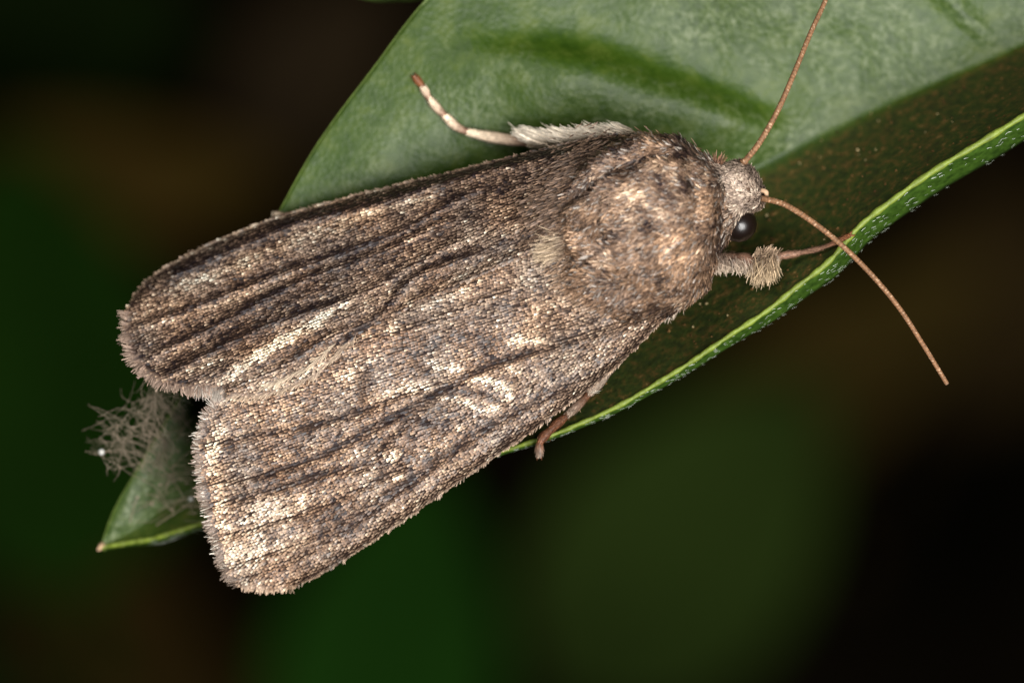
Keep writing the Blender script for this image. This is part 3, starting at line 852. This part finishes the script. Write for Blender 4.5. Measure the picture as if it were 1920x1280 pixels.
def fur(n, i0, i1, length, width, lift, swirl, name, seed, head=False):
    p, nn = sample_body(n, i0, i1, upc)
    q = to_px(p)
    bk = np.broadcast_to(back, p.shape)
    T = unit(bk - nn * (bk * nn).sum(1, keepdims=True))
    S = np.cross(nn, T)
    a = rng.normal(0, .35, n) + swirl * vnoise(q, 40, seed + 7)
    D = unit(T * np.cos(a)[:, None] + S * np.sin(a)[:, None] + nn * (lift * rng.uniform(.3, 1.7, n))[:, None])
    col = fur_colour(q, n, seed)
    if head:
        t = .16 + .36 * vnoise(q, 9, seed) + rng.normal(0, .3, n)
        col = tone_colour(t) * .55 + GREY * .45 * np.clip(1 + t[:, None] * .8, .3, 2)
    N2 = unit(nn - D * (D * nn).sum(1, keepdims=True) + S * rng.normal(0, .35, n)[:, None])
    v, f, k = strips(p + nn * rng.uniform(.0, .06, (n, 1)), D, N2, length * rng.uniform(.6, 1.25, n), width * rng.uniform(.6, 1.3, n), rng.normal(-.02, .12, n), tip=.55)
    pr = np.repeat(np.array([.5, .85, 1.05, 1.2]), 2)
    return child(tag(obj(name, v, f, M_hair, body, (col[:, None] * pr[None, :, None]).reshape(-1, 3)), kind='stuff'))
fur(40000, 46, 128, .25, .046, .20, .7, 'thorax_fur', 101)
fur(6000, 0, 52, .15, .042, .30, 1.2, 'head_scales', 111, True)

# longer dark collar and shoulder tufts, pale tuft behind the thorax, white ruff below
def tuft(name, roots, dirs, length, width, c0, c1, parent, spread=.2, curl=0.0, sub=True):
    n = len(roots)
    D = unit(unit(dirs) + rng.normal(0, spread, (n, 3)))
    N = unit(np.cross(D, rng.normal(0, 1, (n, 3))))
    N = unit(N * .6 + np.array([0, 0, 1.]) - D * D[:, 2:])
    v, f, k = strips(roots, D, N, length * rng.uniform(.55, 1.2, n), width * rng.uniform(.6, 1.2, n), rng.normal(curl, .12, n), tip=.3)
    u = np.exp(rng.normal(0, .28, (n, 1)))
    b0 = np.asarray(c0) * u; t0 = np.asarray(c1) * u
    pr = np.repeat(np.array([0, .4, .8, 1.]), 2)[None, :, None]
    o = tag(obj(name, v, f, M_hair, parent, (b0[:, None] * (1 - pr) + t0[:, None] * pr).reshape(-1, 3)), kind='stuff')
    return child(o) if sub else o
def pxdir(dx, dy, dz): return np.array([dx, -dy, dz], float)
def line_roots(line, n, jit=5, jz=.1):
    q = spline(line, 200)[rng.integers(0, 200, n)]
    q[:, :2] += rng.normal(0, jit, (n, 2)); q[:, 2] += rng.normal(0, jz, n)
    return P(q[:, 0], q[:, 1], q[:, 2])
n = 360
tuft('rear_tuft', line_roots([(1062, 440, .0), (1056, 462, .05), (1052, 478, 0)], n, 4, .1), np.tile(pxdir(-1, .22, -.05), (n, 1)), .85, .022, srgb(96, 78, 64), srgb(192, 170, 142), body, .2)
n = 60
tuft('collar_tuft', line_roots([(1338, 310, -.75), (1348, 314, -.8)], n, 3, .1), np.tile(pxdir(.3, -1, .4), (n, 1)), .42, .04, srgb(60, 45, 38), srgb(130, 96, 74), body, .3)
n = 700
tuft('shoulder_fur', line_roots([(1338, 482, -1.6), (1320, 512, -1.9), (1295, 540, -2.0), (1268, 566, -1.9), (1246, 588, -1.9)], n, 5, .15), np.tile(pxdir(-.25, 1, .15), (n, 1)), .30, .028, srgb(100, 84, 72), srgb(186, 168, 150), body, .4)
n = 200
tuft('shoulder_fur', line_roots([(1170, 268, -1.7), (1230, 262, -1.5), (1290, 280, -1.3), (1325, 300, -1.1)], n, 6, .2), np.tile(pxdir(-.9, -.45, .3), (n, 1)), .30, .04, srgb(80, 62, 50), srgb(140, 112, 90), body, .3)
# long flat scales running from the shoulders over the wing roots
n = 2200
q_ = spline([(1150, 300, 0), (1090, 330, 0), (1050, 375, 0), (1030, 420, 0)], 200)[rng.integers(0, 200, n)][:, :2] + rng.normal(0, 26, (n, 2))
p_, T_, N_ = WU.frame(q_, np.tile(unit(AX + np.array([0, .05])), (n, 1)))
o = tuft('tegula_scales', p_ + N_ * rng.uniform(.0, .15, (n, 1)), T_ + N_ * .05, .26, .045, srgb(58, 45, 38), srgb(128, 104, 86), body, .12)
n = 2000
q_ = spline([(1222, 556, 0), (1180, 560, 0), (1120, 545, 0), (1060, 510, 0)], 200)[rng.integers(0, 200, n)][:, :2] + np.clip(rng.normal(0, 17, (n, 2)), -34, 28)
p_, T_, N_ = WL.frame(q_, np.tile(unit(AX + np.array([0, .12])), (n, 1)))
o = tuft('tegula_scales', p_ + N_ * rng.uniform(.0, .15, (n, 1)), T_ + N_ * .05, .25, .045, srgb(76, 58, 46), srgb(156, 128, 104), body, .14)

# ---- eye
eye = bead('eye', 1385, 420, -1.15, .58, M_eye, moth)
bead('eye', 1372, 338, -2.05, .56, M_eye, moth)
n = 130
tuft('brow_hairs', line_roots([(1366, 396, -.75), (1385, 394, -.75), (1404, 389, -.85)], n, 2, .06), np.tile(pxdir(-.1, 1, .15), (n, 1)), .17, .028, srgb(160, 142, 120), srgb(214, 198, 176), body, .25)
n = 70
tuft('brow_hairs', line_roots([(1366, 396, -.9), (1368, 420, -1.1), (1364, 448, -1.3)], n, 3, .08), np.tile(pxdir(.7, .25, .4), (n, 1)), .2, .03, srgb(110, 90, 75), srgb(190, 168, 140), body, .3)
n = 4
tuft('brow_hairs', P(np.full(n, 1377.), np.array([399., 402, 404, 401]), np.full(n, -1.15)), np.tile(pxdir(.8, 1, .35), (n, 1)), .42, .014, srgb(220, 210, 190), srgb(230, 225, 210), body, .12)

# ---- antennae
def antenna(path, r0, r1, name='antenna'):
    q = even(path, 300)
    p = P(q[:, 0], q[:, 1], q[:, 2])
    k = np.arange(300)
    seg = .5 + .5 * np.cos(k * 2 * np.pi / 4)
    r = np.linspace(r0, r1, 300) * (1 + .10 * seg)
    r[:6] *= np.linspace(1.5, 1, 6)
    v, f = tube(p, r, 10)
    base = srgb(108, 78, 54) * (1 + .25 * seg[:, None]) * np.exp(.12 * rng.normal(0, 1, (300, 1)))
    c = np.repeat(base, 10, 0) * np.exp(.14 * rng.normal(0, 1, (3000, 1)))
    sp = rng.random(3000) < .05; c[sp] = srgb(176, 146, 118)
    c[2980:] = srgb(120, 92, 70)
    return obj(name, v, f, M_chitin, moth, np.vstack([c, c[:1], c[-1:]]))
antenna([(1393, 306, -.75), (1402, 296, -.7), (1425, 266, -.6), (1458, 208, -.7), (1490, 135, -.9), (1520, 62, -1.2), (1548, 0, -1.5), (1580, -90, -2.0), (1600, -170, -2.4)], .090, .062)
antenna([(1416, 374, -.85), (1432, 373, -.7), (1478, 387, -.55), (1550, 436, -.6), (1618, 498, -.8), (1682, 572, -1.0), (1732, 648, -1.2), (1776, 720, -1.4)], .090, .068)
n_ = even([(1416, 366, -1.1), (1426, 357, -.8), (1436, 360, -.7), (1437, 367, -.9)], 30)
v, f = tube(P(n_[:, 0], n_[:, 1], n_[:, 2]), .075, 8)
obj('palp', v, f, M_chitin, moth, np.tile(srgb(176, 146, 118), (len(v), 1)))

# ---- legs: (px, py, z, radius mm, colour) joints
PALE, BROWN, RUST, GREYB = srgb(232, 212, 184), srgb(110, 82, 66), srgb(104, 64, 40), srgb(150, 132, 116)
def leg(joints, cols, name='leg', band=True, hair=0.06):
    v_all, f_all, c_all, off = [], [], [], 0
    J = np.array([j[:4] for j in joints], float)
    n = len(J)
    pts = spline(J, (n - 1) * 16 + 1)
    fr = np.linspace(0, n - 1, len(pts))
    loc = fr - np.floor(fr)
    seg = np.clip(np.floor(fr).astype(int), 0, n - 2)
    r = pts[:, 3] * (1 - .16 * np.cos(loc * 2 * np.pi) * (1 if band else .3)) * (1 + .12 * (loc - .5))
    v, f = tube(P(pts[:, 0], pts[:, 1], pts[:, 2]), r, 12)
    c = np.array([cols[s][0] * (1 - l) + cols[s][1] * l for s, l in zip(seg, loc)])
    c = np.repeat(c, 12, 0) * np.exp(.15 * rng.normal(0, 1, (len(pts) * 12, 1)))
    o = obj(name, v, f, M_chitin, moth, np.vstack([c, c[:1], c[-1:]]))
    # short lying scales and bristles along the leg
    m = len(pts) * 16
    i = rng.integers(1, len(pts) - 1, m)
    p3 = P(pts[:, 0], pts[:, 1], pts[:, 2])
    tgt = unit(np.gradient(p3, axis=0))[i]
    rad = unit(np.cross(tgt, rng.normal(0, 1, (m, 3))))
    rt = p3[i] + rad * r[i, None] * .96
    D = unit(tgt + rad * rng.uniform(.08, .45, (m, 1)))
    v, f, k = strips(rt, D, rad, hair * rng.uniform(.6, 1.5, m) + r[i] * .35, .028, 0, tip=.4)
    cc = np.array([cols[s][0] * (1 - l) + cols[s][1] * l for s, l in zip(seg[i], loc[i])]) * np.exp(.28 * rng.normal(0, 1, (m, 1)))
    child(tag(obj('leg_scales', v, f, M_hair, o, np.repeat(cc, 8, 0)), kind='stuff'))
    return o
def claws(o, px, py, z, dx, dy, col):
    for s in (-1, 1):
        d = np.array([dx, dy]); l = np.array([-dy, dx]) * s
        q = spline([(px, py, z), (*(np.array([px, py]) + d * 5 + l * 4), z), (*(np.array([px, py]) + d * 9 + l * 4), z - .12)], 8)
        v, f = tube(P(q[:, 0], q[:, 1], q[:, 2]), np.linspace(.04, .012, 8), 6)
        child(obj('claw', v, f, M_chitin, o, np.tile(col, (len(v), 1))))
lz = lambda x, y, d: float(leaf_z(x, y)[0]) + d
# hind leg stretched out on the bright half of the leaf
lg = leg([(1180, 262, -2.9, .34), (1080, 262, -3.5, .34), (990, 266, lz(986, 266, .55), .20), (876, 247, lz(876, 247, .24), .135), (834, 217, lz(834, 217, .17), .125), (806, 186, lz(806, 186, .15), .11), (794, 165, lz(794, 165, .14), .10), (779, 146, lz(779, 146, .11), .095)],
         [(PALE, PALE), (PALE, PALE), (BROWN, PALE), (BROWN * 1.2, PALE), (BROWN * 1.2, PALE), (BROWN * 1.3, PALE * .9), (RUST * 1.2, RUST * 1.3)])
claws(lg, 779, 146, lz(779, 146, .1), -.6, -.8, RUST)
n = 900
tuft('leg_hair', line_roots([(1190, 250, -2.6), (1100, 258, -3.0), (1030, 262, -3.5), (1000, 264, -3.9)], n, 4, .14), np.tile(pxdir(-.9, -.32, .2), (n, 1)), .72, .034, srgb(166, 148, 126), srgb(226, 214, 196), lg, .10)
# fore leg reaching over the dark half
lg = leg([(1335, 500, -2.2, .30), (1375, 486, -2.1, .24), (1412, 494, -2.0, .25), (1432, 500, -2.1, .30), (1456, 482, -2.2, .14), (1500, 474, -2.35, .085), (1545, 463, lz(1545, 463, .35), .075), (1594, 441, lz(1594, 441, .09), .085)],
         [(GREYB, BROWN), (BROWN, BROWN), (GREYB, PALE), (PALE * .8, GREYB), (BROWN * 1.1, BROWN * 1.2), (BROWN * 1.1, BROWN * 1.1), (BROWN, RUST * 1.4)])
claws(lg, 1594, 441, lz(1594, 441, .09), .8, -.5, RUST)
n = 520
tuft('leg_hair', line_roots([(1420, 492, -1.75), (1436, 490, -1.75), (1450, 482, -1.8)], n, 6, .12), np.tile(pxdir(-.12, 1, .1), (n, 1)), .62, .03, srgb(92, 74, 58), srgb(176, 154, 124), lg, .26)
n = 320
tuft('leg_hair', line_roots([(1345, 488, -1.8), (1380, 488, -1.85), (1408, 494, -1.9)], n, 4, .12), np.tile(pxdir(.35, 1, .1), (n, 1)), .40, .03, srgb(104, 86, 74), srgb(182, 164, 144), lg, .3)
n = 200
tuft('leg_hair', line_roots([(1416, 480, -1.8), (1436, 476, -1.85), (1452, 474, -2.0)], n, 4, .1), np.tile(pxdir(.3, -.6, .6), (n, 1)), .2, .035, srgb(110, 90, 76), srgb(170, 146, 120), lg, .3)
# middle leg gripping the margin
DRUST = srgb(84, 52, 34)
lg = leg([(1235, 545, -2.9, .18), (1190, 628, -2.8, .15), (1143, 694, -2.35, .15), (1102, 740, -2.1, .14), (1063, 778, -1.95, .135), (1035, 803, -1.9, .13), (1014, 827, -1.95, .125), (1011, 853, -2.2, .115)],
         [(GREYB * .5, GREYB * .5), (GREYB * .5, GREYB * .5), (GREYB * .5, GREYB * .9), (DRUST, GREYB * .7), (DRUST * .8, DRUST * 1.3), (DRUST * .8, DRUST * 1.5), (DRUST * 1.2, GREYB * .7)])
claws(lg, 1011, 853, -2.2, 0, 1, DRUST)
n = 36
tuft('leg_spines', line_roots([(1102, 741, -2.0), (1063, 778, -1.85), (1035, 803, -1.8), (1014, 827, -1.85)], n, 4, .05), np.tile(pxdir(.2, 1, .2), (n, 1)), .2, .022, srgb(60, 40, 28), srgb(120, 90, 66), lg, .8)
tuft('leg_spines', P(np.array([1104., 1103]), np.array([735., 737]), np.array([-2., -2])), np.tile(pxdir(1, -.12, .1), (2, 1)), .6, .014, srgb(190, 180, 160), srgb(220, 212, 196), lg, .03)
# tip of the other hind leg under the upper wing edge
lg = leg([(560, 402, -4.75, .10), (536, 404, -4.5, .10), (514, 402, -4.3, .085)], [(BROWN, BROWN * 1.3), (BROWN * 1.4, PALE * .6)])
